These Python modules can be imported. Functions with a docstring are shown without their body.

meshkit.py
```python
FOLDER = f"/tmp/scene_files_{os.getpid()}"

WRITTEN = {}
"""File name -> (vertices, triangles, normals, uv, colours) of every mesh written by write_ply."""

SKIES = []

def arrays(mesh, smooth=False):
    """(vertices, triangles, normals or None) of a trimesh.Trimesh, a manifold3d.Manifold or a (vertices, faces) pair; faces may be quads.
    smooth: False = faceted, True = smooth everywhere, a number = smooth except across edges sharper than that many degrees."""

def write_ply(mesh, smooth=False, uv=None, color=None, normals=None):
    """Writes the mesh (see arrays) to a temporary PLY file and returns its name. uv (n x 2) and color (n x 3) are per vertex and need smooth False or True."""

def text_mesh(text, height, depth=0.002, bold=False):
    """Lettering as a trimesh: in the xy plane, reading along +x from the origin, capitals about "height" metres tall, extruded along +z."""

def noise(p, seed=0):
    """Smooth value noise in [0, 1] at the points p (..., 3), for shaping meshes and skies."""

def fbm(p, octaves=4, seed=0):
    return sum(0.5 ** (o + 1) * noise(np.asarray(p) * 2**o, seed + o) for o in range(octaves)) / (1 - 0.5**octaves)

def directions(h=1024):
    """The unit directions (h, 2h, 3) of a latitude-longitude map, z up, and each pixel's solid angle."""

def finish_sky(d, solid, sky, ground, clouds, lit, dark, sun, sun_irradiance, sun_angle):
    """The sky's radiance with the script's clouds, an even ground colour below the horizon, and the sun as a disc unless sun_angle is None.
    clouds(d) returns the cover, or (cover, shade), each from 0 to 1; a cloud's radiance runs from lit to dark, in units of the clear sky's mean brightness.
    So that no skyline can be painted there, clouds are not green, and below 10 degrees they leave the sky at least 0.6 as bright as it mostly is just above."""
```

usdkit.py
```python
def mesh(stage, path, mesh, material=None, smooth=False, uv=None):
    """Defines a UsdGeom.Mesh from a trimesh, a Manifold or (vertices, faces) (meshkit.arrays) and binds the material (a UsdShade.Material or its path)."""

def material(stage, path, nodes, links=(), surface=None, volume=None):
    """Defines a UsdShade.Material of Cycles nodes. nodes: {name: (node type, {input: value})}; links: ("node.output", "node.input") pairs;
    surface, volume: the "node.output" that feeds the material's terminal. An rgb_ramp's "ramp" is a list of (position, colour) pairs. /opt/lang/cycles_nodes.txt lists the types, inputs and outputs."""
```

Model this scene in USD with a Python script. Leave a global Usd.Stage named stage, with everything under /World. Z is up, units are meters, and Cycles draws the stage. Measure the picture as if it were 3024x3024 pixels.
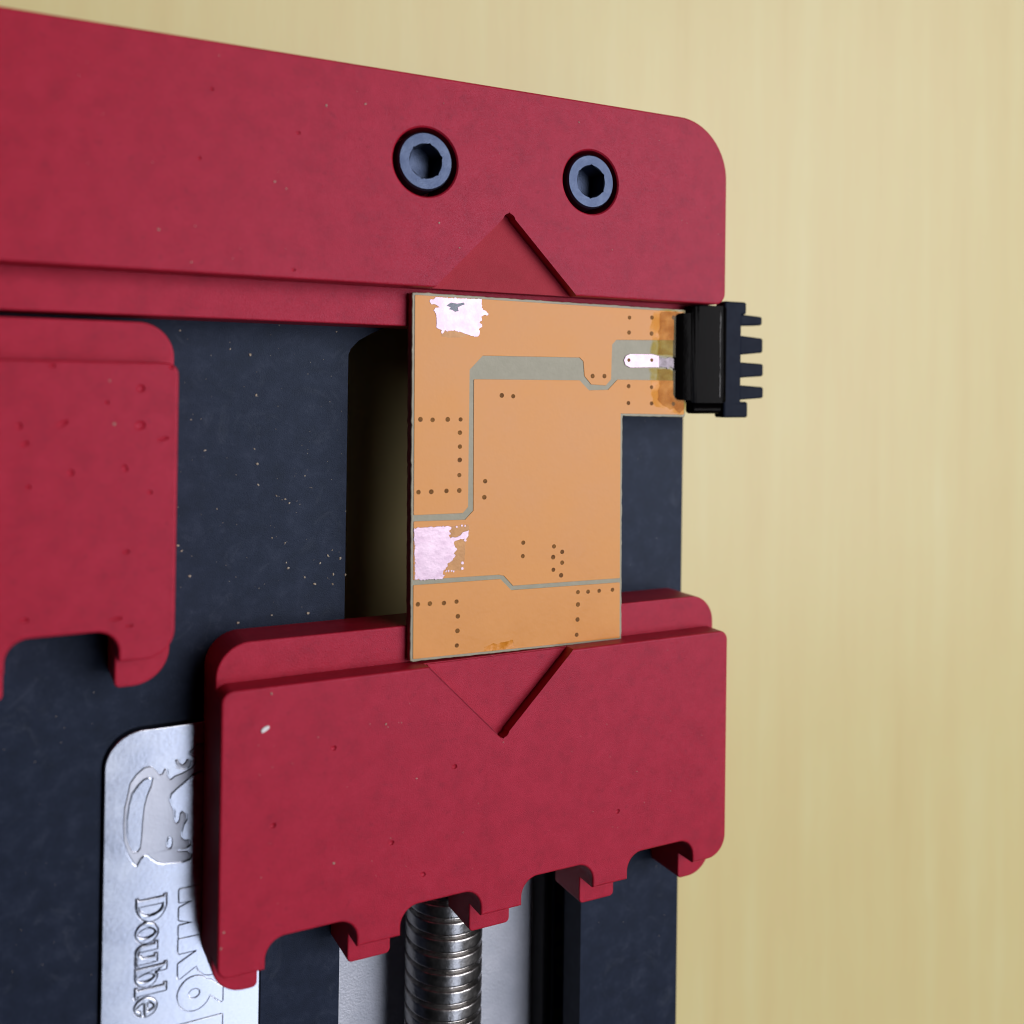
import math, random
import numpy as np
import trimesh, shapely, manifold3d, mapbox_earcut
from shapely.geometry import Polygon, Point, LineString, box
from shapely.ops import unary_union
from manifold3d import Manifold, CrossSection, Mesh as MMesh
import usdkit, meshkit
from pxr import Usd, UsdGeom, UsdLux, UsdShade, Gf, Sdf

stage = Usd.Stage.CreateInMemory()
UsdGeom.SetStageUpAxis(stage, 'Z'); UsdGeom.SetStageMetersPerUnit(stage, 1.0)
UsdGeom.Xform.Define(stage, '/World'); UsdGeom.Scope.Define(stage, '/World/Looks')
random.seed(4); rng = np.random.default_rng(4)

# Everything below is measured in millimetres in the holder's own frame (x along the clamping bar, y across it, z up,
# z = 0 on the jaws' top faces); MM and LIFT turn that into metres with the table top at z = 0.
MM, TABLE = 0.001, -20.2
def to_m(p): return (np.asarray(p, float) - [0, 0, TABLE]) * MM

# ------------------------------------------------------------------ camera
EYE = np.array([-49.069, -0.954, 95.0])
RIGHT, UP, BACK = [0.888344, 0.013485, 0.45898], [-0.016078, 0.999869, 0.001741], [-0.458896, -0.008926, 0.888445]
cam = UsdGeom.Camera.Define(stage, '/World/camera')
e = to_m(EYE)
cam.AddTransformOp().Set(Gf.Matrix4d(*RIGHT, 0, *UP, 0, *BACK, 0, *map(float, e), 1))
cam.CreateHorizontalApertureAttr(36.0); cam.CreateVerticalApertureAttr(36.0); cam.CreateFocalLengthAttr(36.0)
cam.CreateVerticalApertureOffsetAttr(-4.774)
cam.CreateClippingRangeAttr(Gf.Vec2f(0.005, 50.0))
cam.CreateFStopAttr(17.0); cam.CreateFocusDistanceAttr(0.109)
EXPOSURE = 0.0
cam.CreateExposureAttr(EXPOSURE)

# ------------------------------------------------------------------ light: a big window up on the right, a pale room over it
def area_light(name, direction, dist, w, h, color, intensity, target=(0, -15, -5)):
    d = np.array(direction, float); d /= np.linalg.norm(d)
    pos = to_m(np.array(target) + d * dist)
    x = np.cross([0, 1, 0], d); x /= np.linalg.norm(x); y = np.cross(d, x)
    L = UsdLux.RectLight.Define(stage, '/World/' + name)
    L.AddTransformOp().Set(Gf.Matrix4d(*map(float, x), 0, *map(float, y), 0, *map(float, d), 0, *map(float, pos), 1))
    L.CreateWidthAttr(w * MM); L.CreateHeightAttr(h * MM)
    L.CreateColorAttr(Gf.Vec3f(*color)); L.CreateIntensityAttr(intensity)
    return L
area_light('window_light', (0.52, 0.13, 0.84), 1300, 1090, 945, (0.98, 0.96, 1.0), 6.0)
area_light('ceiling_light', (0.25, -0.46, 0.85), 1300, 380, 900, (0.72, 0.80, 1.0), 2.2, target=(-33, -45, -8))

# ------------------------------------------------------------------ measured outlines, in mm
BOARD = [(-10.55, 8.37), (23.64, 8.13), (23.82, -4.38), (15.05, -4.24), (15.28, -29.45), (-10.2, -29.09)]
TRACE1 = [(-4.04, 0.61), (-2.54, 2.12), (9.29, 2.21), (9.78, 1.8), (9.94, 0.18), (10.83, -0.74), (12.75, -0.83), (13.44, -0.12), (13.52, 3.77), (14.07, 4.31), (23.69, 4.57), (23.76, -0.14), (14.28, -0.15), (13.04, -1.3), (10.56, -1.39), (9.32, -0.29), (-3.55, -0.37), (-3.39, -14.08), (-4.34, -14.98), (-10.65, -14.87), (-10.66, -14.25), (-4.59, -14.29), (-4.0, -13.66)]
TRACE2 = [(-10.79, -20.82), (-0.34, -20.99), (0.29, -21.14), (1.39, -22.28), (16.45, -22.5), (16.46, -22.97), (1.19, -22.73), (-0.13, -21.45), (-10.78, -21.33)]
VIAS = [(-9.48, -4.54), (-8.14, -4.59), (-6.45, -4.55), (-5.0, -4.56), (-5.05, -5.93), (-5.03, -7.37), (-5.03, -8.76), (-5.05, -10.33), (-5.03, -11.92), (-6.48, -11.91), (-8.17, -11.94), (-9.58, -11.93), (-2.07, -11.05), (-2.14, -12.73), (-0.25, -2.03), (1.11, -2.11), (11.0, 0.2), (12.54, 0.22), (15.79, 6.89), (18.87, 7.02), (15.76, 5.2), (18.84, 5.19), (15.79, -0.87), (18.93, -0.95), (15.79, -2.77), (18.96, -2.8), (22.0, -2.84), (21.91, 7.15), (2.56, -17.76), (2.53, -19.2), (6.35, -18.39), (7.39, -19.05), (6.26, -19.55), (7.4, -20.22), (6.31, -20.92), (7.29, -21.59), (-9.47, -23.31), (-8.15, -23.36), (-6.59, -23.43), (-5.17, -23.4), (-5.0, -24.93), (-5.02, -26.43), (-5.07, -27.94), (9.46, -23.6), (10.76, -23.65), (12.21, -23.68), (13.96, -23.7), (9.48, -24.96), (9.45, -26.6), (9.37, -28.27)]
PAD1 = [(-8.74, 7.54), (-8.35, 7.71), (-8.01, 7.99), (-6.6, 8.0), (-4.93, 8.02), (-2.75, 8.06), (-2.77, 7.51), (-2.63, 6.96), (-2.29, 6.82), (-1.87, 6.51), (-2.11, 6.28), (-2.48, 6.42), (-2.77, 6.23), (-2.67, 5.75), (-3.03, 5.6), (-2.61, 5.35), (-2.68, 5.08), (-3.07, 4.94), (-2.87, 4.64), (-3.06, 4.15), (-3.66, 4.06), (-4.1, 4.2), (-4.63, 4.31), (-4.99, 4.47), (-5.59, 4.52), (-6.07, 4.63), (-6.49, 4.53), (-6.95, 4.64), (-7.13, 4.22), (-7.36, 4.32), (-7.23, 4.63), (-7.89, 4.84), (-7.83, 5.54), (-7.98, 6.39), (-8.26, 6.66), (-8.08, 6.86), (-7.57, 6.97), (-7.99, 7.21), (-8.51, 7.27)]
PAD1H = [(-6.77, 7.16), (-6.3, 7.49), (-5.59, 7.41), (-4.87, 7.56), (-4.73, 7.41), (-5.2, 7.22), (-5.54, 7.03), (-5.43, 6.68), (-5.81, 6.58), (-6.15, 6.76), (-6.48, 6.81), (-6.3, 7.03)]
BARE1 = [(-7.44, 4.8), (-4.64, 4.68), (-4.27, 4.1), (-5.15, 3.94), (-7.12, 3.92)]
PAD2 = [(-10.02, -15.54), (-8.11, -15.51), (-6.0, -15.57), (-5.83, -15.75), (-6.18, -16.06), (-5.89, -16.31), (-6.27, -16.49), (-5.93, -16.75), (-5.46, -16.73), (-5.03, -16.67), (-4.7, -16.29), (-4.2, -16.14), (-3.89, -16.12), (-4.02, -16.72), (-4.35, -17.05), (-4.79, -16.96), (-5.31, -17.08), (-5.62, -17.24), (-5.54, -17.64), (-5.08, -18.03), (-5.53, -18.37), (-5.33, -18.6), (-5.61, -18.93), (-5.89, -19.26), (-6.29, -19.41), (-6.22, -19.76), (-6.59, -19.99), (-6.82, -20.41), (-6.51, -20.56), (-6.86, -20.92), (-8.49, -20.89), (-9.81, -20.83)]
DOTS2 = [(-4.3, -17.1), (-4.58, -19.44), (-4.6, -20.02), (-5.28, -15.65), (-4.69, -15.57), (-4.33, -15.61), (-5.81, -20.2), (-5.57, -20.24), (-6.4, -20.18), (-6.12, -20.2)]
BARE2 = [(-6.0, -15.66), (-3.97, -15.48), (-3.78, -16.69), (-4.3, -17.32), (-4.35, -20.15), (-6.4, -20.27), (-6.32, -17.42), (-5.86, -17.01)]
STRIP = [(15.09, 2.04), (15.37, 2.57), (15.93, 2.78), (18.96, 2.83), (19.9, 2.64), (21.02, 2.5), (22.22, 2.45), (22.24, 1.16), (20.89, 1.28), (19.57, 1.35), (15.96, 1.23), (15.33, 1.5)]
STRIPH = [(15.75, 2.08), (18.88, 2.15)]
AMBER = [(19.33, 7.45), (20.8, 7.88), (23.64, 7.76), (23.81, -3.72), (21.71, -3.57), (20.37, -3.04), (19.18, -1.84), (19.36, -0.63), (19.01, -0.16), (19.17, 4.43), (19.06, 6.11)]
HAZE = [(15.58, 7.4), (19.47, 8.06), (20.8, 7.88), (20.51, 7.26), (19.19, 6.96), (19.07, 5.15), (16.33, 4.81), (15.89, 5.75)]
BEAR = [(-34.24, -37.77), (-33.92, -37.99), (-33.67, -38.32), (-33.39, -38.7), (-33.19, -38.69), (-33.07, -38.46), (-32.95, -38.16), (-32.74, -38.34), (-32.66, -38.9), (-32.43, -39.36), (-31.97, -39.04), (-31.32, -38.92), (-30.5, -38.55), (-30.05, -38.09), (-30.06, -37.58), (-30.61, -37.16), (-30.76, -36.98), (-30.37, -36.68), (-29.79, -36.3), (-28.79, -36.45), (-28.75, -38.81), (-30.0, -39.08), (-30.49, -39.25), (-31.06, -39.75), (-31.79, -40.26), (-32.35, -40.72), (-32.5, -41.24), (-32.25, -41.87), (-32.01, -42.41), (-32.02, -43.17), (-31.77, -43.72), (-31.55, -43.42), (-31.5, -42.8), (-31.22, -42.57), (-30.86, -42.96), (-30.85, -43.47), (-31.16, -43.92), (-31.35, -44.64), (-31.22, -45.17), (-30.93, -45.46), (-30.56, -45.45), (-30.51, -45.97), (-30.79, -46.18), (-31.41, -46.23), (-31.73, -46.36), (-31.2, -46.48), (-30.7, -46.54), (-30.37, -46.94), (-30.49, -47.34), (-31.18, -47.48), (-32.81, -47.34), (-33.45, -47.13), (-34.02, -46.64), (-34.38, -46.22), (-34.74, -46.16), (-35.09, -46.47), (-35.36, -47.03), (-35.68, -46.72), (-36.24, -45.62), (-36.57, -44.57), (-36.66, -42.9), (-36.58, -41.44), (-36.29, -40.08), (-36.11, -39.12), (-35.58, -38.39), (-34.87, -37.83)]
BELLY = [(-34.06, -38.95), (-34.21, -39.69), (-34.59, -40.62), (-34.81, -41.58), (-34.95, -43.05), (-35.01, -44.45), (-35.11, -45.43), (-35.34, -45.73), (-35.7, -45.64), (-36.06, -44.91), (-36.33, -43.95), (-36.36, -42.55), (-36.2, -41.17), (-35.94, -40.14), (-35.4, -39.41), (-34.86, -38.92), (-34.38, -38.83)]
EYE = [(-32.44, -44.77), (-32.21, -45.07), (-32.17, -45.5), (-32.26, -45.9), (-32.44, -45.99), (-32.63, -45.74), (-32.69, -45.31), (-32.62, -44.95)]
SMILE = [(-32.03, -37.7), (-31.91, -37.51), (-31.68, -37.52), (-31.54, -37.9), (-31.29, -38.11), (-31.07, -37.97), (-30.93, -37.66), (-30.7, -37.63), (-30.58, -37.88), (-30.65, -38.29), (-30.91, -38.51), (-31.45, -38.42), (-31.86, -38.16)]
TEXT = [(-31.46, -50.11), (-26.94, -51.08), (-31.28, -60.98), (-26.74, -64.12), (-31.25, -62.99), (-35.43, -50.2), (-32.63, -50.81), (-35.25, -61.45), (-32.45, -62.21)]
STEMS = [(-31.46, -50.11), (-31.44, -51.39), (-31.43, -51.94), (-31.41, -52.94), (-31.4, -53.4), (-31.38, -54.59), (-31.38, -54.86), (-31.36, -56.23), (-31.35, -56.69), (-31.33, -58.24), (-31.31, -59.15), (-29.86, -61.35), (-28.4, -60.17)]
SPECK = [(-25.28, -33.16), (-18.6, -30.84), (-19.43, -9.35), (-28.34, -51.43)]
DUST_BASE = [(-32.14, 3.94), (-27.31, 2.29), (-25.33, 1.74), (-24.68, -2.28), (-30.97, -4.73), (-24.76, -7.68), (-29.6, -7.75), (-24.45, -9.18), (-24.33, -11.29), (-22.84, -16.71), (-21.5, -17.29), (-21.14, -19.87), (-17.8, -19.59), (-16.52, -18.33), (-15.66, -19.24), (-15.13, -14.37), (-18.81, -11.78), (-19.55, -10.53), (-19.42, -20.94), (-18.35, -21.71), (-16.39, -20.85), (-15.07, -21.0), (-19.01, -24.63), (-26.11, -24.97), (-31.66, -17.48), (-32.0, -16.92), (-30.86, -19.97), (-28.34, -13.54), (-22.44, 4.82), (-16.42, 4.39), (-21.33, -19.3), (-22.46, -12.46), (-21.56, -12.84), (-21.12, -13.25), (-16.97, -18.89), (-16.43, -21.86), (-22.75, -24.52)]
DUST_TOP = [(-20.36, 25.52), (-16.46, 26.21), (-25.19, 17.75), (-24.09, 17.21), (-35.45, 12.44), (-32.59, 9.73), (-8.5, 15.31), (7.72, 27.59), (-6.22, 12.97), (-13.42, -34.35), (-0.44, -38.03), (-24.75, -29.94), (-18.5, -46.91), (-10.09, -40.21), (-28.78, -51.13), (-29.01, -52.54), (-38.87, -4.78), (-39.29, -1.03)]
DUST_LEDGE = [(-14.58, -28.28), (-11.5, -28.53), (-22.43, 7.23), (-16.5, 7.15), (-16.97, 5.88), (-4.66, 11.71), (2.49, 13.48), (-3.33, 13.21)]
DENTS_LEFT = [(-46.34, -4.91, 0.29, 0.29), (-45.86, -6.43, 0.35, 0.23), (-42.99, -4.74, 0.53, 0.23), (-42.27, -8.93, 0.29, 0.29), (-37.91, -8.65, 0.23, 0.35), (-36.71, -1.66, 0.35, 0.35), (-36.72, -4.91, 0.47, 0.41), (-34.8, -6.12, 0.53, 0.18), (-37.67, -15.97, 0.29, 0.18), (-35.81, -10.83, 0.23, 0.18), (-38.44, -21.75, 0.53, 0.18), (-37.32, -22.45, 0.35, 0.12), (-45.63, -21.19, 0.35, 0.18), (-43.89, 0.18, 0.29, 0.18), (-34.19, 0.25, 0.23, 0.23), (-39.48, -2.93, 0.18, 0.18), (-45.52, -10.04, 0.23, 0.18)]
DENTS_RIGHT = [(-9.23, -49.9), (-5.94, -39.69), (-24.39, -42.26), (13.83, -47.74), (-12.64, -46.11), (-18.67, -35.92)]
DENTS_BAR = [(-31.02, 25.56), (-32.03, 19.17), (-23.01, 22.57), (-23.27, 9.63)]

# ------------------------------------------------------------------ materials
def mat(name, nodes, links, surface='p.BSDF'):
    return usdkit.material(stage, '/World/Looks/' + name, nodes, links, surface=surface)
def P(**k): return ('principled_bsdf', k)
POS = ('geometry', {})

def speckled(name, col_a, col_b, scale, rough, spec=0.5, bump=0.05, fine=9000.0, metallic=0.0, extra=None, stretch=None, lo=0.35, hi=0.7, rough_var=0.0, coat=0.0):
    """two tones mixed by noise, with a fine grain in the surface"""
    n = {'g': POS, 'm': ('mapping', {'scale': stretch or (1, 1, 1)}),
         'n1': ('noise_texture', {'scale': scale, 'detail': 5.0, 'roughness': 0.62}),
         'r1': ('rgb_ramp', {'ramp': [(lo, col_a), (hi, col_b)]}),
         'n2': ('noise_texture', {'scale': fine, 'detail': 3.0, 'roughness': 0.6}),
         'b': ('bump', {'strength': 1.0, 'distance': bump * 0.001}),
         'rr': ('map_range', {'from_min': 0.3, 'from_max': 0.7, 'to_min': rough - rough_var, 'to_max': rough + rough_var}),
         'p': P(specular_ior_level=spec, metallic=metallic, coat_weight=coat, coat_roughness=0.15)}
    l = [('g.position', 'm.vector'), ('m.vector', 'n1.vector'), ('m.vector', 'n2.vector'), ('n1.fac', 'r1.fac'), ('r1.color', 'p.base_color'),
         ('n2.fac', 'b.height'), ('b.normal', 'p.normal'), ('n1.fac', 'rr.value'), ('rr.result', 'p.roughness')]
    return mat(name, n, l)

M = {}
def red(name):
    n = {'g': POS, 'n1': ('noise_texture', {'scale': 480.0, 'detail': 8.0, 'roughness': 0.8}),
         'r1': ('rgb_ramp', {'ramp': [(0.30, (0.300, 0.0065, 0.018)), (0.50, (0.378, 0.0088, 0.0245)), (0.70, (0.43, 0.0135, 0.034))]}),
         'v': ('noise_texture', {'scale': 1150.0, 'detail': 2.0, 'roughness': 0.5}),
         'vr': ('rgb_ramp', {'ramp': [(0.64, (0, 0, 0)), (0.74, (1, 1, 1))]}),
         'dk': ('mix', {'mix_type': 'mix', 'color2': (0.24, 0.005, 0.015)}),
         'sc': ('math', {'math_type': 'multiply', 'value2': 0.4}),
         'f': ('noise_texture', {'scale': 10500.0, 'detail': 2.0, 'roughness': 0.7}),
         'b': ('bump', {'strength': 1.0, 'distance': 0.00004}),
         'p': P(roughness=0.42, specular_ior_level=0.30, specular_tint=(0.95, 0.70, 1.0))}
    l = [('g.position', 'n1.vector'), ('g.position', 'v.vector'), ('g.position', 'f.vector'), ('n1.fac', 'r1.fac'), ('r1.color', 'dk.color1'),
         ('v.fac', 'vr.fac'), ('vr.color', 'sc.value1'), ('sc.value', 'dk.fac'), ('dk.color', 'p.base_color'), ('f.fac', 'b.height'), ('b.normal', 'p.normal')]
    return mat(name, n, l)
M['red'] = red('red_paint')

def dark(name):
    n = {'g': POS, 'n1': ('noise_texture', {'scale': 420.0, 'detail': 6.0, 'roughness': 0.7}),
         'r1': ('rgb_ramp', {'ramp': [(0.3, (0.0055, 0.0078, 0.016)), (0.52, (0.009, 0.0125, 0.026)), (0.72, (0.019, 0.024, 0.042))]}),
         'w': ('noise_texture', {'scale': 260.0, 'detail': 8.0, 'roughness': 0.78, 'distortion': 1.2}),
         'wr': ('rgb_ramp', {'ramp': [(0.55, (0, 0, 0)), (0.74, (1, 1, 1))]}),
         'ws': ('math', {'math_type': 'multiply', 'value2': 0.30}),
         'mx': ('mix', {'color2': (0.075, 0.085, 0.11)}),
         'f': ('noise_texture', {'scale': 8000.0, 'detail': 3.0, 'roughness': 0.65}),
         'b': ('bump', {'strength': 1.0, 'distance': 0.00003}),
         'p': P(roughness=0.5, specular_ior_level=0.25, specular_tint=(0.62, 0.76, 1.0))}
    l = [('g.position', 'n1.vector'), ('g.position', 'w.vector'), ('g.position', 'f.vector'), ('n1.fac', 'r1.fac'), ('r1.color', 'mx.color1'),
         ('w.fac', 'wr.fac'), ('wr.color', 'ws.value1'), ('ws.value', 'mx.fac'), ('mx.color', 'p.base_color'), ('f.fac', 'b.height'), ('b.normal', 'p.normal')]
    return mat(name, n, l)
M['dark'] = dark('dark_anodised')
M['dark_rail'] = speckled('dark_rail', (0.006, 0.006, 0.008), (0.012, 0.012, 0.015), 500.0, 0.6, spec=0.3)

def table_mat():
    n = {'g': POS,
         'm1': ('mapping', {'scale': (1.0, 0.07, 1.0), 'rotation': (0, 0, 0.03)}),
         'n1': ('noise_texture', {'scale': 210.0, 'detail': 4.0, 'roughness': 0.55}),
         'm2': ('mapping', {'scale': (1.0, 0.2, 1.0), 'rotation': (0, 0, 0.03)}),
         'n2': ('noise_texture', {'scale': 600.0, 'detail': 4.0, 'roughness': 0.7}),
         'n3': ('noise_texture', {'scale': 60.0, 'detail': 3.0, 'roughness': 0.5}),
         'a1': ('math', {'math_type': 'multiply', 'value2': 0.55}), 'a2': ('math', {'math_type': 'multiply_add', 'value2': 0.12}), 'a3': ('math', {'math_type': 'multiply_add', 'value2': 0.16}),
         'r1': ('rgb_ramp', {'ramp': [(0.27, (0.635, 0.525, 0.24)), (0.37, (0.655, 0.55, 0.258)), (0.45, (0.66, 0.568, 0.268)), (0.57, (0.675, 0.602, 0.305))]}),
         'b': ('bump', {'strength': 1.0, 'distance': 0.000008}),
         'p': P(roughness=0.37, specular_ior_level=0.4)}
    l = [('g.position', 'm1.vector'), ('m1.vector', 'n1.vector'), ('g.position', 'm2.vector'), ('m2.vector', 'n2.vector'), ('g.position', 'n3.vector'),
         ('n1.fac', 'a1.value1'), ('n2.fac', 'a2.value1'), ('a1.value', 'a2.value3'), ('n3.fac', 'a3.value1'), ('a2.value', 'a3.value3'), ('a3.value', 'r1.fac'),
         ('r1.color', 'p.base_color'), ('n2.fac', 'b.height'), ('b.normal', 'p.normal')]
    return mat('table_laminate', n, l)
M['table'] = table_mat()
M['plate'] = speckled('plate_metal', (0.58, 0.60, 0.66), (0.72, 0.74, 0.79), 210.0, 0.25, metallic=1.0, bump=0.006, fine=2500.0, rough_var=0.05)
M['emblem'] = speckled('emblem_recess', (0.60, 0.61, 0.66), (0.68, 0.69, 0.74), 260.0, 0.42, metallic=1.0, bump=0.01, fine=3500.0)
M['floor'] = speckled('floor_metal', (0.50, 0.52, 0.57), (0.60, 0.61, 0.66), 260.0, 0.55, metallic=0.75, bump=0.06, fine=4500.0)
M['screw'] = speckled('screw_steel', (0.40, 0.385, 0.37), (0.56, 0.545, 0.53), 420.0, 0.30, metallic=1.0, bump=0.03, fine=2600.0, rough_var=0.06)
M['bolt'] = speckled('bolt_black_oxide', (0.040, 0.054, 0.095), (0.06, 0.078, 0.125), 900.0, 0.42, metallic=0.9, bump=0.03, fine=6000.0)
M['copper'] = speckled('copper_mask', (0.645, 0.258, 0.046), (0.725, 0.312, 0.074), 150.0, 0.34, spec=0.30, bump=0.012, fine=2200.0, lo=0.3, hi=0.75, rough_var=0.08)
M['substrate'] = speckled('substrate_mask', (0.27, 0.255, 0.17), (0.31, 0.29, 0.20), 900.0, 0.45, bump=0.02, fine=3000.0)
M['board_edge'] = M['substrate']
M['bare'] = speckled('bare_copper', (0.40, 0.175, 0.035), (0.52, 0.24, 0.06), 900.0, 0.4, metallic=0.1, bump=0.02, fine=3000.0)
M['tin'] = speckled('solder_tin', (0.32, 0.24, 0.295), (0.40, 0.315, 0.37), 700.0, 0.42, metallic=1.0, bump=0.025, fine=1600.0)
M['via'] = speckled('via_hole', (0.14, 0.05, 0.005), (0.30, 0.13, 0.02), 1500.0, 0.5, spec=0.2)
M['black_gloss'] = speckled('black_gloss', (0.0012, 0.001, 0.001), (0.0022, 0.0018, 0.0018), 500.0, 0.22, spec=0.03, bump=0.03, fine=900.0)
M['black_plastic'] = speckled('black_plastic', (0.008, 0.012, 0.024), (0.013, 0.018, 0.032), 700.0, 0.6, spec=0.09, bump=0.03, fine=5000.0)
M['patch'] = speckled('grey_blue_patch', (0.16, 0.19, 0.24), (0.24, 0.27, 0.32), 900.0, 0.4)
M['dust'] = speckled('dust', (0.30, 0.24, 0.17), (0.50, 0.44, 0.35), 2500.0, 0.8)
M['flake'] = speckled('white_flake', (0.75, 0.70, 0.70), (0.82, 0.78, 0.78), 2500.0, 0.6)
def film(name, deep, pale, lo, hi):
    n = {'g': POS, 'n': ('noise_texture', {'scale': 420.0, 'detail': 4.0, 'roughness': 0.6}), 'r': ('rgb_ramp', {'ramp': [(lo, deep), (hi, pale)]}),
         't': ('transparent_bsdf', {}), 'gl': ('glossy_bsdf', {'roughness': 0.3}), 'f': ('fresnel', {'IOR': 1.16}), 'mx': ('mix_closure', {})}
    return mat(name, n, [('g.position', 'n.vector'), ('n.fac', 'r.fac'), ('r.color', 't.color'), ('f.fac', 'mx.fac'), ('t.BSDF', 'mx.closure1'), ('gl.BSDF', 'mx.closure2')], surface='mx.closure')
M['film'] = film('amber_film', (0.86, 0.755, 0.16), (0.94, 0.88, 0.50), 0.42, 0.70)
M['film_edge'] = film('amber_film_edge', (0.95, 0.89, 0.62), (1.0, 0.985, 0.95), 0.38, 0.60)
M['flux'] = film('flux_film', (0.90, 0.82, 0.42), (1.0, 0.99, 0.97), 0.42, 0.60)

# ------------------------------------------------------------------ building helpers
COUNT = {}
def free_path(parent, name):
    k = (str(parent), name); n = COUNT.get(k, 0); COUNT[k] = n + 1
    return f'{parent}/{name}' if n == 0 else f'{parent}/{name}_{n:03d}'
BASE = {}
def tag(prim, label=None, category=None, group=None, kind=None):
    for k, v in (('label', label), ('category', category), ('group', group), ('kind', kind)):
        if v: prim.SetCustomDataByKey(k, v)
    return prim
def thing(name, at, label, category):
    path = free_path('/World', name)
    x = UsdGeom.Xform.Define(stage, path); b = to_m(at)
    x.AddTranslateOp().Set(Gf.Vec3d(*map(float, b))); BASE[path] = b
    return tag(x.GetPrim(), label, category)
def arr(m):
    if isinstance(m, Manifold):
        q = m.simplify(0.004).to_mesh(); return trimesh.Trimesh(q.vert_properties[:, :3], q.tri_verts, process=False)
    return m
def obj(name, mesh, material, parent=None, smooth=False, label=None, at=None):
    """one mesh under PARENT (a thing, or a part of one), or a thing of its own standing at AT"""
    mesh = arr(mesh)
    pp = str(parent.GetPath()) if parent is not None else '/World'
    path = free_path(pp, name)
    root = '/'.join(path.split('/')[:3])
    b = BASE[root] if parent is not None else to_m(at if at is not None else (0, 0, 0))
    v = to_m(mesh.vertices) - b
    g = usdkit.mesh(stage, path, trimesh.Trimesh(v, mesh.faces, process=False), M[material], smooth=smooth)
    if parent is None:
        g.AddTranslateOp().Set(Gf.Vec3d(*map(float, b))); BASE[path] = b
    p = g.GetPrim()
    if label: p.SetCustomDataByKey('label', label)
    return p

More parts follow.
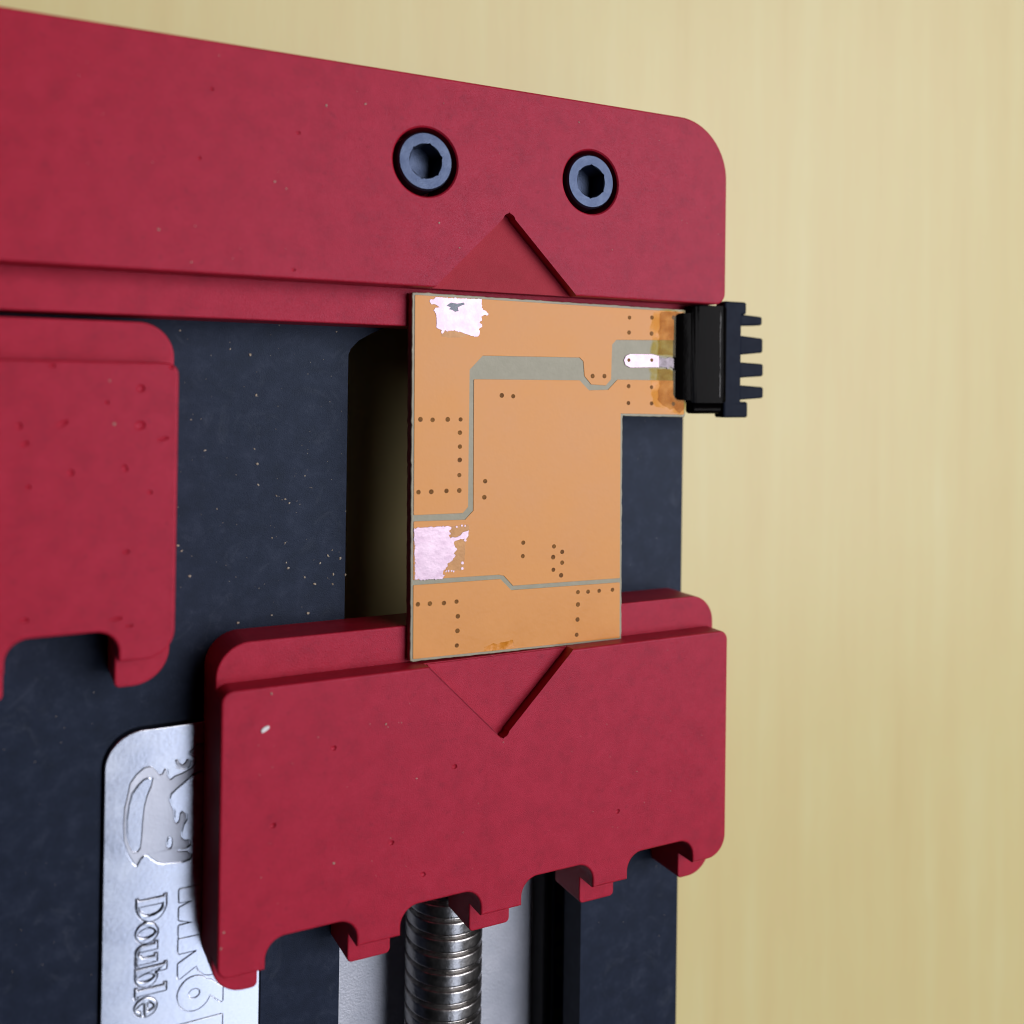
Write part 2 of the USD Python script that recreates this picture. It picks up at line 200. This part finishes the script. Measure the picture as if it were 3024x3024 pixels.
def rings(poly):
    poly = shapely.geometry.polygon.orient(poly, 1.0)
    return [np.array(r.coords)[:-1] for r in [poly.exterior, *poly.interiors]]
def clean(r):
    keep = np.linalg.norm(r - np.roll(r, 1, 0), axis=1) > 1e-4
    return r[keep]
def inset(r, d):
    a, b = r - np.roll(r, 1, 0), np.roll(r, -1, 0) - r
    na = np.stack([-a[:, 1], a[:, 0]], 1) / np.linalg.norm(a, axis=1, keepdims=True)
    nb = np.stack([-b[:, 1], b[:, 0]], 1) / np.linalg.norm(b, axis=1, keepdims=True)
    n = na + nb; n /= np.maximum((n * n).sum(1, keepdims=True) / 2, 0.35)
    return r + n * d
def slab(poly, z0, z1, r=0.0, steps=3):
    """a plate of the outline's shape whose upper edge is rounded to radius r; a Manifold"""
    out = []
    for g in getattr(poly, 'geoms', [poly]):
        rs = [clean(x) for x in rings(g)]
        prof = [(0.0, z0), (0.0, z1 - r)] + [(r * (1 - math.cos(t)), z1 - r + r * math.sin(t)) for t in np.linspace(0, math.pi / 2, steps + 1)[1:]] if r else [(0.0, z0), (0.0, z1)]
        n = sum(len(x) for x in rs); V, F = [], []
        for d, z in prof:
            q = np.vstack([inset(x, d) for x in rs]); V.append(np.c_[q, np.full(len(q), z)])
        for k in range(len(prof) - 1):
            o = 0
            for x in rs:
                i = np.arange(len(x)); j = (i + 1) % len(x)
                a, b, c, dd = k * n + o + i, k * n + o + j, (k + 1) * n + o + j, (k + 1) * n + o + i
                F += [np.c_[a, b, c], np.c_[a, c, dd]]; o += len(x)
        flat = np.vstack(rs); ends = np.cumsum([len(x) for x in rs]).astype(np.uint32)
        t = mapbox_earcut.triangulate_float64(flat, ends).reshape(-1, 3).astype(int)
        e1, e2 = flat[t[:, 1]] - flat[t[:, 0]], flat[t[:, 2]] - flat[t[:, 0]]
        flip = e1[:, 0] * e2[:, 1] - e1[:, 1] * e2[:, 0] < 0
        t[flip] = t[flip][:, ::-1]
        F += [t[:, ::-1], t + (len(prof) - 1) * n]
        m = Manifold(MMesh(np.vstack(V).astype(np.float32), np.vstack(F).astype(np.uint32)))
        if m.is_empty() or m.volume() <= 0:
            m = Manifold.extrude(CrossSection([np.asarray(x) for x in rs]), z1 - z0).translate((0, 0, z0))
        out.append(m)
    return out[0] if len(out) == 1 else Manifold.batch_boolean(out, manifold3d.OpType.Add)
def soft(poly, r, inner=None):
    """rounds outer corners to r and inner ones to the second radius"""
    p = poly.buffer(-r, quad_segs=14).buffer(r, quad_segs=14)
    i = r if inner is None else inner
    return p.buffer(i, quad_segs=14).buffer(-i, quad_segs=14)
def rough(poly, step, amp, seed=0):
    """an outline that wanders by amp, as torn or scraped edges do"""
    ring = poly.exterior; n = max(8, int(ring.length / step)); rg = np.random.default_rng(seed)
    pts = np.array([ring.interpolate(k / n, normalized=True).coords[0] for k in range(n)]) + rg.normal(0, amp, (n, 2))
    q = Polygon(pts, poly.interiors).buffer(0)
    return max(getattr(q, 'geoms', [q]), key=lambda g: g.area)
def cyl(r, z0, z1, x, y, n=48, r1=None):
    return Manifold.cylinder(z1 - z0, r, r if r1 is None else r1, n).translate((x, y, z0))
def ellipsoid(rx, ry, rz, c):
    return Manifold.sphere(1.0, 24).scale((rx, ry, rz)).translate(c)
def dents(m, spots, z=0.0, deep=0.13):
    cut = []
    for k, s in enumerate(spots):
        x, y = s[0], s[1]; a, b = (s[2], s[3]) if len(s) > 2 else (0.28, 0.24)
        cut.append(Manifold.sphere(1.0, 20).scale((a * 1.1, b * 1.1, deep * 1.6)).rotate((0, 0, (k * 67) % 70 - 35)).translate((x, y, z + deep * 0.5)))
    return m - Manifold.batch_boolean(cut, manifold3d.OpType.Add) if cut else m

# ------------------------------------------------------------------ the table
tb = slab(box(-330, -330, 330, 330), TABLE - 25, TABLE, 1.0)
tag(obj('table', tb, 'table', at=(0, 0, TABLE)), 'pale yellow wood-grain laminate table top under the board holder', 'table', kind='structure')

# ------------------------------------------------------------------ the board holder
holder = thing('circuit_board_holder', (0, -35, TABLE), 'dark blue metal circuit board holder with red clamping jaws and bar', 'board holder')
ZB = -8.2
SLOT = soft(Polygon([(-15.1, -160), (-15.1, 2.0), (-14.85, 2.65), (-13.96, 3.57), (-12.47, 4.4), (-10.58, 5.2), (-8.5, 5.8), (7.7, 5.8), (10.0, 5.2), (12.0, 4.4), (13.4, 3.57), (14.05, 2.65), (14.3, 2.0), (14.3, -160)]), 0.6, 0.0)
PLATE = soft(box(-38.4, -150, -23.5, -34.2), 3.4, 0.0)
base = slab(soft(box(-140, -140, 28.35, 29.4), 2.0, 0), TABLE, ZB, 0.25)
base = base - slab(SLOT, TABLE - 1, ZB + 1) - slab(PLATE.buffer(0.22), ZB - 0.7, ZB + 1)
base = base - Manifold.cube((1.8, 200, 2.6)).translate((14.2, -190, -14.6)) - Manifold.cube((60, 120, 9)).translate((-95, -135, TABLE - 0.5))
obj('base_plate', base, 'dark', holder)
obj('side_rail', slab(box(13.1, -139.8, 14.26, -42.0), TABLE + 0.2, -15.0, 0.15), 'dark_rail', holder)
obj('channel_floor', slab(box(-15.05, -139.8, 13.06, -43.0), TABLE + 0.25, -17.9), 'floor', holder)

# lead screw: a single-start thread with broad lands
pitch, R0 = 1.9, 4.42
ys, th = np.arange(-100.0, -36.0, 0.09), np.linspace(0, 2 * np.pi, 97)[:-1]
TH, Y = np.meshgrid(th, ys)
u = (Y / pitch - TH / (2 * np.pi)) % 1.0
depth = np.clip((np.abs(u - 0.5) - 0.37) / 0.05, 0, 1) * 0.5 + np.clip((np.abs(u - 0.5) - 0.28) / 0.10, 0, 1) * 0.07
RR = R0 - depth
V = np.stack([-1.1 + RR * np.cos(TH), Y, -13.0 + RR * np.sin(TH)], -1).reshape(-1, 3)
n, k = len(ys), len(th)
i, j = np.meshgrid(np.arange(n - 1), np.arange(k), indexing='ij'); jj = (j + 1) % k
F = np.concatenate([np.stack([i * k + j, (i + 1) * k + j, (i + 1) * k + jj], -1).reshape(-1, 3), np.stack([i * k + j, (i + 1) * k + jj, i * k + jj], -1).reshape(-1, 3)])
obj('lead_screw', trimesh.Trimesh(V, F, process=False), 'screw', holder, smooth=40)

# fixed bar
bar_outline = Polygon([(-140, 4.95), (28.0, 4.95), (28.0, 30.0), (-140, 30.0)])
bar_low = bar_outline.intersection(box(-140, 4.95, 28, 30)).difference(box(20, 20, 40, 40)).union(Polygon([(19, 19)] + [(21.3 + 6.7 * math.cos(t), 23.3 + 6.7 * math.sin(t)) for t in np.linspace(0, math.pi / 2, 17)]).union(box(18, 18, 28, 23.3)).union(box(18, 18, 21.3, 30)))
bar_top = bar_low.intersection(box(-200, 8.8, 200, 40))
bar_top = bar_top.difference(box(26.6, 8, 40, 10.2)).union(Point(26.6, 10.2).buffer(1.4, quad_segs=14))
bar = slab(bar_low, ZB, -3.0, 0.15) + slab(bar_top, -5.0, 0.0, 0.22)
def vee(apex, s):
    """the right-angled pocket for a board's corner; s = -1 opens towards -y"""
    ax, ay = apex; L = 8.5
    p = Polygon([(ax, ay), (ax + L, ay + s * L), (ax + L, ay + s * (L + 6)), (ax - L, ay + s * (L + 6)), (ax - L, ay + s * L)])
    return p.union(LineString([(ax, ay + s * 0.85), (ax, ay + s * 3)]).buffer(0.72)).buffer(0)
vb = slab(vee((-0.55, 17.1), -1), -1.45, 1.0)
bar = bar - vb
BOLTS = [(-10.05, 21.3), (9.35, 21.27)]
for x, y in BOLTS: bar = bar - cyl(3.48, -5.5, 1, x, y) - cyl(3.48, -0.15, 0.0001, x, y, r1=3.63)
bar = dents(bar, [(x, y, 0.2, 0.15) for x, y in DENTS_BAR], deep=0.09)
M['red_milled'] = speckled('red_milled', (0.33, 0.008, 0.024), (0.38, 0.012, 0.032), 400.0, 0.55, spec=0.22, bump=0.04)
fb = obj('fixed_bar', bar, 'red', holder)
obj('pocket_floor', slab(vee((-0.55, 17.1), -1).buffer(-0.12).intersection(box(-12, 8.82, 12, 20)), -1.6, -1.30), 'red_milled', fb)
for q, (x, y) in enumerate(BOLTS):
    head = Manifold.revolve(CrossSection([[(0, -5.5), (2.95, -5.5), (2.95, -0.22), (2.78, 0.0), (0, 0.0)]]), 64).translate((x + 0.02, y + 0.08, 0))
    hexa = Manifold.extrude(CrossSection([[(1.90 * math.cos(t), 1.90 * math.sin(t)) for t in np.arange(6) * math.pi / 3 + (0.3 + 0.2 * q)]]), 4).translate((x + 0.02, y + 0.08, -2.5))
    head = head - hexa - cyl(1.64, -0.14, 0.001, x + 0.02, y + 0.08, r1=1.78)
    obj('bolt', head, 'bolt', fb, smooth=25)

# sliding jaws: both have the same outline
def jaw(dx, dy, spots, pocket):
    out = box(-29.3, -58.5, 28.9, -25.6)
    for x0, x1 in ((-24.95, -16.05), (-11.55, -2.75), (2.0, 10.75), (15.25, 24.2)):
        out = out.difference(box(x0, -62, x1, -52.75).difference(box(x0 - 1, -80, x0, 0)))
    notch = unary_union([soft(box(x0, -70, x1, -52.75), 1.9, 0) for x0, x1 in ((-24.95, -16.05), (-11.55, -2.75), (2.0, 10.75), (15.25, 24.2))])
    out = soft(box(-29.3, -58.5, 28.9, -25.6), 3.2, 0).difference(notch)
    out = out.buffer(-0.5, quad_segs=6).buffer(0.5, quad_segs=6)
    top = soft(box(-29.3, -55.5, 28.9, -29.3), 1.1, 0).difference(notch)
    top = top.difference(box(26.4, -56, 30, -53).difference(Point(26.4, -53.0).buffer(2.5)))
    m = slab(out, ZB, -2.8, 0.16) + slab(top, -5.0, 0.0, 0.22)
    if pocket: m = m - slab(vee((-0.45, -37.7), 1), -1.5, 1.0)
    if pocket: m = m - slab(LineString([(-0.75, -37.55), (-8.9, -29.4)]).buffer(0.045), -0.10, 1.0)   # the cutter's fine burr line along the pocket's other arm
    m = m.translate((dx, dy, 0))
    return dents(m, spots)
sj = obj('sliding_jaw', jaw(0, 0, DENTS_RIGHT, True), 'red', holder, label='toothed red jaw gripping the lower edge of the orange board')
obj('pocket_floor', slab(vee((-0.45, -37.7), 1).buffer(-0.12).intersection(box(-12, -40, 12, -29.4)), -1.65, -1.35), 'red', sj)
obj('sliding_jaw', jaw(-62.4, 29.95, DENTS_LEFT, False), 'red', holder, label='dented red jaw cut off by the left edge of the picture')

# name plate with its engraved emblem and raised lettering
ZP = -7.7
bear = Polygon(BEAR).buffer(0).union(Polygon(SMILE)).difference(Polygon(BELLY)).difference(Polygon(EYE))
bear = bear.buffer(0.06).buffer(-0.06).intersection(box(-40, -60, -24, -30))
LETTERS = []
def strokes(kind):
    """serif letters drawn in a unit of the x-height"""
    def oval(cx, cy, rx, ry, t, v=None):
        v = t * 0.55 if v is None else v
        o = shapely.affinity.scale(Point(0, 0).buffer(1, quad_segs=16), rx, ry); q = shapely.affinity.scale(Point(0, 0).buffer(1, quad_segs=16), rx - t, ry - v)
        return shapely.affinity.translate(o.difference(q), cx, cy)
    stem = lambda x, y0, y1, w=0.26: box(x, y0, x + w, y1)
    serif = lambda x, y, w=0.5, h=0.09: box(x, y, x + w, y + h)
    if kind == 'D':
        r = shapely.affinity.scale(Point(0, 0).buffer(1, quad_segs=24), 0.82, 0.7).intersection(box(0, -2, 2, 2)).difference(shapely.affinity.scale(Point(0, 0).buffer(1, quad_segs=24), 0.55, 0.58))
        return unary_union([stem(0.1, 0, 1.4, 0.28), serif(0, 0, 0.55), serif(0, 1.31, 0.55), shapely.affinity.translate(r, 0.38, 0.7)]), 1.25
    if kind == 'o': return oval(0.5, 0.5, 0.5, 0.52, 0.24, 0.1), 1.02
    if kind == 'u':
        return unary_union([stem(0.1, 0.22, 1.0), serif(0, 0.91, 0.3), stem(0.72, 0, 1.0), serif(0.6, 0.91, 0.3), serif(0.72, 0, 0.38), oval(0.45, 0.3, 0.36, 0.31, 0.22, 0.13).intersection(box(0, -1, 1, 0.3))]), 1.12
    if kind == 'b':
        return unary_union([stem(0.1, 0, 1.45), serif(0, 1.37, 0.3), oval(0.58, 0.5, 0.44, 0.51, 0.23, 0.1)]), 1.04
    if kind == 'l': return unary_union([stem(0.12, 0, 1.45), serif(0, 1.37, 0.3), serif(0, 0, 0.5)]), 0.54
    if kind == 'e':
        return unary_union([oval(0.47, 0.5, 0.46, 0.52, 0.22, 0.1).difference(box(0.5, 0.24, 1.2, 0.46)), box(0.12, 0.46, 0.9, 0.56)]), 0.98
def to_plate(poly, x0, y0, s):
    """a letter's own (along, up) axes laid on the plate: it reads towards -y with its top towards +x"""
    return shapely.affinity.affine_transform(poly, [0, s, -s, 0, x0, y0])
adv, XH = 0.0, 1.93
total = sum(strokes(c)[1] for c in 'Double')
S2 = (61.55 - 50.2) / total
for c in 'Double':
    p, w = strokes(c)
    p = shapely.affinity.scale(p, 1.0, XH / S2, origin=(0, 0))
    p = to_plate(p.buffer(0.015), -35.35, -50.2 - adv * S2, S2)
    LETTERS.append((p.buffer(0.04), 0.12, 0.12))
    adv += w
def sans(kind):
    if kind == 'M': return Polygon([(0, 0), (0, 1), (0.3, 1), (0.55, 0.42), (0.8, 1), (1.1, 1), (1.1, 0), (0.83, 0), (0.83, 0.45), (0.69, 0), (0.42, 0), (0.28, 0.45), (0.28, 0)])
    if kind == 'R': return unary_union([box(0, 0, 0.29, 1), box(0.2, 0.78, 0.6, 1), box(0.2, 0.38, 0.6, 0.58), Point(0.58, 0.69).buffer(0.31).difference(Point(0.58, 0.69).buffer(0.1)).intersection(box(0.56, 0, 2, 2)), Polygon([(0.3, 0.45), (0.58, 0.45), (0.84, 0), (0.52, 0)])])
    if kind == '6': return shapely.affinity.scale(Point(0.4, 0.36).buffer(0.38), 1.0, 0.95).difference(shapely.affinity.scale(Point(0.4, 0.36).buffer(0.13), 1, 1.15)).union(Polygon([(0.04, 0.42), (0.2, 0.75), (0.42, 1.0), (0.76, 1.0), (0.5, 0.72), (0.36, 0.5)]))
    if kind == 'I': return box(0, 0, 0.32, 1)
CAP = 4.5
for c, y in (('M', -50.1), ('R', -54.9), ('6', -58.75), ('I', -63.2)):
    p = to_plate(sans(c).buffer(-0.02).buffer(0.04), -31.4, y, CAP * (0.93 if c != 'R' else 1.0))
    LETTERS.append((p, 0.05, 0.05))

groove = unary_union([bear.buffer(0.10)] + [p.buffer(0.075) for p, h, r in LETTERS]).buffer(0.01).intersection(PLATE.buffer(-0.2))
plate = slab(PLATE, ZB - 0.62, ZP, 0.12) - slab(groove, ZP - 0.22, ZP + 1)
npl = obj('name_plate', plate, 'plate', holder)
for g in getattr(bear.buffer(-0.05), 'geoms', [bear.buffer(-0.05)]):
    obj('emblem', slab(g, ZP - 0.35, ZP - 0.05, 0.04, 1), 'emblem', npl)
for p, h, r in LETTERS:
    obj('letter', slab(p, ZP - 0.35, ZP + h, r), 'plate', npl, smooth=40)

# ------------------------------------------------------------------ the circuit board
board = thing('circuit_board', (2, -10, -3.0), 'small orange copper circuit board gripped between red bar and red jaw', 'circuit board')
outline = Polygon(BOARD)
T = -1.80
sub = rough(outline, 0.45, 0.02, 3)
obj('substrate', slab(sub, -3.0, T - 0.06, 0.05, 1), 'substrate', board)
gaps = unary_union([Polygon(TRACE1).buffer(0), Polygon(TRACE2).buffer(0)])
pour = outline.buffer(-0.27, join_style=2).difference(gaps)
for g in sorted(pour.geoms, key=lambda g: -g.area):
    if g.area > 1: obj('copper_area', slab(g.buffer(-0.12).buffer(0.12), T - 0.1, T, 0.02, 1), 'copper', board)
ZT = T + 0.035
pad1 = Polygon(PAD1).buffer(0).difference(Polygon(PAD1H).buffer(0)); pad2 = Polygon(PAD2).buffer(0)
big = lambda p: max(getattr(p, 'geoms', [p]), key=lambda g: g.area)
obj('bare_copper', slab(big(rough(Polygon(BARE1).buffer(0), 0.3, 0.05, 5)), T - 0.02, T + 0.012), 'bare', board)
obj('bare_copper', slab(big(rough(Polygon(BARE2).buffer(0), 0.3, 0.05, 6)), T - 0.02, T + 0.012), 'bare', board)
obj('solder_pad', slab(rough(big(pad1), 0.16, 0.035, 1), T - 0.02, ZT, 0.015, 1), 'tin', board, label='ragged scraped solder pad in the upper left corner')
obj('solder_pad', slab(rough(big(pad2), 0.16, 0.04, 2), T - 0.02, ZT, 0.015, 1), 'tin', board, label='ragged scraped solder pad on the left edge')
strip = big(Polygon(STRIP).buffer(0)).buffer(0.1).buffer(-0.1)
for x, y in STRIPH: strip = strip.difference(Point(x, y).buffer(0.2))
M['tin_dull'] = speckled('solder_tin_dull', (0.11, 0.095, 0.105), (0.20, 0.175, 0.20), 1300.0, 0.45, metallic=0.8, bump=0.04, fine=1600.0)
obj('solder_strip', slab(big(strip.intersection(box(10, 0, 19.9, 5))), T - 0.02, ZT, 0.015, 1), 'tin', board)
obj('solder_strip', slab(rough(big(strip.intersection(box(19.75, 0, 30, 5)).buffer(-0.08)), 0.3, 0.09, 17), T - 0.02, ZT - 0.008, 0.01, 1), 'tin_dull', board, label='dull grey end of the solder strip')
obj('bare_patch', slab(big(Polygon(PAD1H).buffer(0)).buffer(0.05), T - 0.02, T + 0.015), 'patch', board)
fx = [(-1.9, -28.55), (-1.2, -28.1), (-0.3, -28.35), (0.6, -28.2), (1.5, -27.9), (1.6, -28.6), (0.4, -28.9), (-0.8, -28.95), (-2.0, -28.95)]
obj('flux_residue', slab(rough(Polygon(fx), 0.3, 0.08, 12), T + 0.015, T + 0.03), 'flux', board)
for k, (x, y) in enumerate(DOTS2):
    w = 0.16 if k < 3 else 0.1
    obj('solder_dot', slab(rough(Point(x, y).buffer(w), 0.12, 0.02, k), T, ZT, 0.0), 'tin', board)
def via(x, y, r):
    return Manifold.revolve(CrossSection([[(0, T - 0.05), (r, T - 0.05), (r, T + 0.012), (r * 0.8, T + 0.02), (r * 0.4, T + 0.008), (0, T + 0.006)]]), 16).translate((x, y, 0))
for x, y in VIAS + STRIPH:
    obj('via', via(x, y, 0.22 + 0.04 * rng.random()), 'via', board)
amber = Polygon(AMBER).buffer(0.3).buffer(-0.3)
amber = amber.difference(strip.buffer(0.12))
inner = rough(big(amber.buffer(-0.05).intersection(box(19.9, -10, 30, 10))), 0.5, 0.12, 21).difference(strip.buffer(0.1))
for g in getattr(inner, 'geoms', [inner]):
    if g.area > 0.3: obj('amber_film', slab(g, T + 0.06, T + 0.075), 'film', board)
outer = rough(big(amber.union(box(19.6, -3, 23, 7.5))).buffer(0.3), 0.6, 0.1, 22).difference(strip.buffer(0.1)).intersection(Polygon(BOARD).buffer(-0.1))
for g in getattr(outer, 'geoms', [outer]):
    if g.area > 0.3: obj('amber_film', slab(g, T + 0.09, T + 0.105), 'film_edge', board)

# connector at the tab's end: a glossy black housing and a four-toothed comb
prof = [(23.95, -2.95), (23.95, T + 0.02), (21.95, T + 0.02)] + [(28.2 - 6.2 * math.cos(t), -2.0 + 1.3 * math.sin(t)) for t in np.linspace(0.2, math.pi / 2, 16)] + [(28.2 + 1.2 * math.sin(t), -1.9 + 1.2 * math.cos(t)) for t in np.linspace(0.15, math.pi / 2, 8)] + [(29.4, -2.95)]
house = Manifold.extrude(CrossSection([[(x, z) for x, z in prof[::-1]]]), 11.4).rotate((90, 0, 0)).translate((0, 8.7, 0))
shape = soft(unary_union([box(21.9, -2.4, 29.4, 7.7), box(23.9, -2.7, 29.4, 8.7)]), 1.1, 0.3)
house = house ^ slab(shape, -5, 0)
foot = slab(soft(box(24.6, -4.0, 29.4, -1.0), 0.5, 0), -2.9, -1.6, 0.4, 4)
con = obj('connector', house + foot, 'black_gloss', board, smooth=50)
M['seam'] = speckled('black_seam', (0.004, 0.004, 0.004), (0.02, 0.02, 0.02), 900.0, 0.3, spec=0.35, bump=0.15, fine=1200.0)
obj('seam', slab(rough(box(27.75, -2.2, 27.95, 8.2), 0.5, 0.03, 31), -0.9, -0.66, 0.05, 2), 'seam', con)
combp = unary_union([box(28.95, -4.4, 31.5, 9.35), box(28.95, 7.9, 32.25, 9.4), box(28.9, -4.45, 32.6, -2.55)])
obj('comb', slab(soft(combp, 0.3, 0.1), -2.9, -1.2, 0.3, 3), 'black_plastic', con, smooth=40)
for ya, yb, yc, yd, tip in ((6.55, 7.95, 6.72, 7.75, 34.8), (3.05, 5.4, 3.4, 5.15, 34.95), (0.3, 2.2, 0.55, 2.05, 35.05), (-2.35, -0.55, -2.1, -0.75, 35.1)):
    t = Polygon([(31.3, ya), (tip, yc), (tip, yd), (31.3, yb)])
    obj('tooth', slab(soft(t, 0.3, 0), -2.8, -1.35, 0.25, 3), 'black_plastic', con, smooth=40)

# ------------------------------------------------------------------ dust
def crumbs(spots, z, smin, smax, seed):
    rg = np.random.default_rng(seed); out = []
    for x, y in spots:
        s = trimesh.creation.icosphere(1, 1.0); v = s.vertices * (1 + rg.normal(0, 0.16, (len(s.vertices), 1)))
        a = rg.uniform(smin, smax); v = v * [a, a * rg.uniform(0.5, 0.9), a * 0.45]
        t = rg.uniform(0, 6.28); v = v @ np.array([[math.cos(t), math.sin(t), 0], [-math.sin(t), math.cos(t), 0], [0, 0, 1]])
        out.append(trimesh.Trimesh(v + [x, y, z + a * 0.3], s.faces, process=False))
    return out
rg = np.random.default_rng(9)
free = [(x, y) for x, y in zip(rg.uniform(-33, -15.5, 90), rg.uniform(-25, 4.5, 90))] + [(x, y) for x, y in zip(rg.uniform(-60, -39, 60), rg.uniform(-75, -30, 60))] + [(x, y) for x, y in zip(rg.uniform(15.5, 28, 30), rg.uniform(-70, -2, 30))]
holderfree = [p for p in free if not (p[0] < -33.4 and p[1] > -29)]
d = crumbs(DUST_BASE, ZB, 0.06, 0.17, 1) + crumbs(holderfree, ZB, 0.02, 0.045, 2) + crumbs(DUST_TOP, 0, 0.07, 0.13, 3)
top_free = list(zip(rg.uniform(-50, 27, 26), rg.uniform(9.5, 29, 26))) + list(zip(rg.uniform(-28, 28, 40), rg.uniform(-52, -30, 40)))
d += crumbs([p for p in top_free if not (abs(p[0] + 0.5) < 9 and -38 < p[1] < 17.5) and all(math.hypot(p[0] - x, p[1] - y) > 4 for x, y in BOLTS)], 0, 0.025, 0.055, 4)
tag(obj('dust_specks', trimesh.util.concatenate(d), 'dust', at=(0, 0, 0)), 'tiny tan and white dust specks scattered over the dark base and red jaws', 'dust', kind='stuff')
fl = rough(shapely.affinity.rotate(shapely.affinity.scale(Point(-25.28, -33.16).buffer(1), 0.5, 0.23), 30), 0.2, 0.03, 8)
tag(obj('paint_flake', slab(fl, 0.0, 0.14, 0.06), 'flake', at=(-25.28, -33.16, 0)), 'white oblong flake lying on the toothed red jaw near its left edge', 'flake')
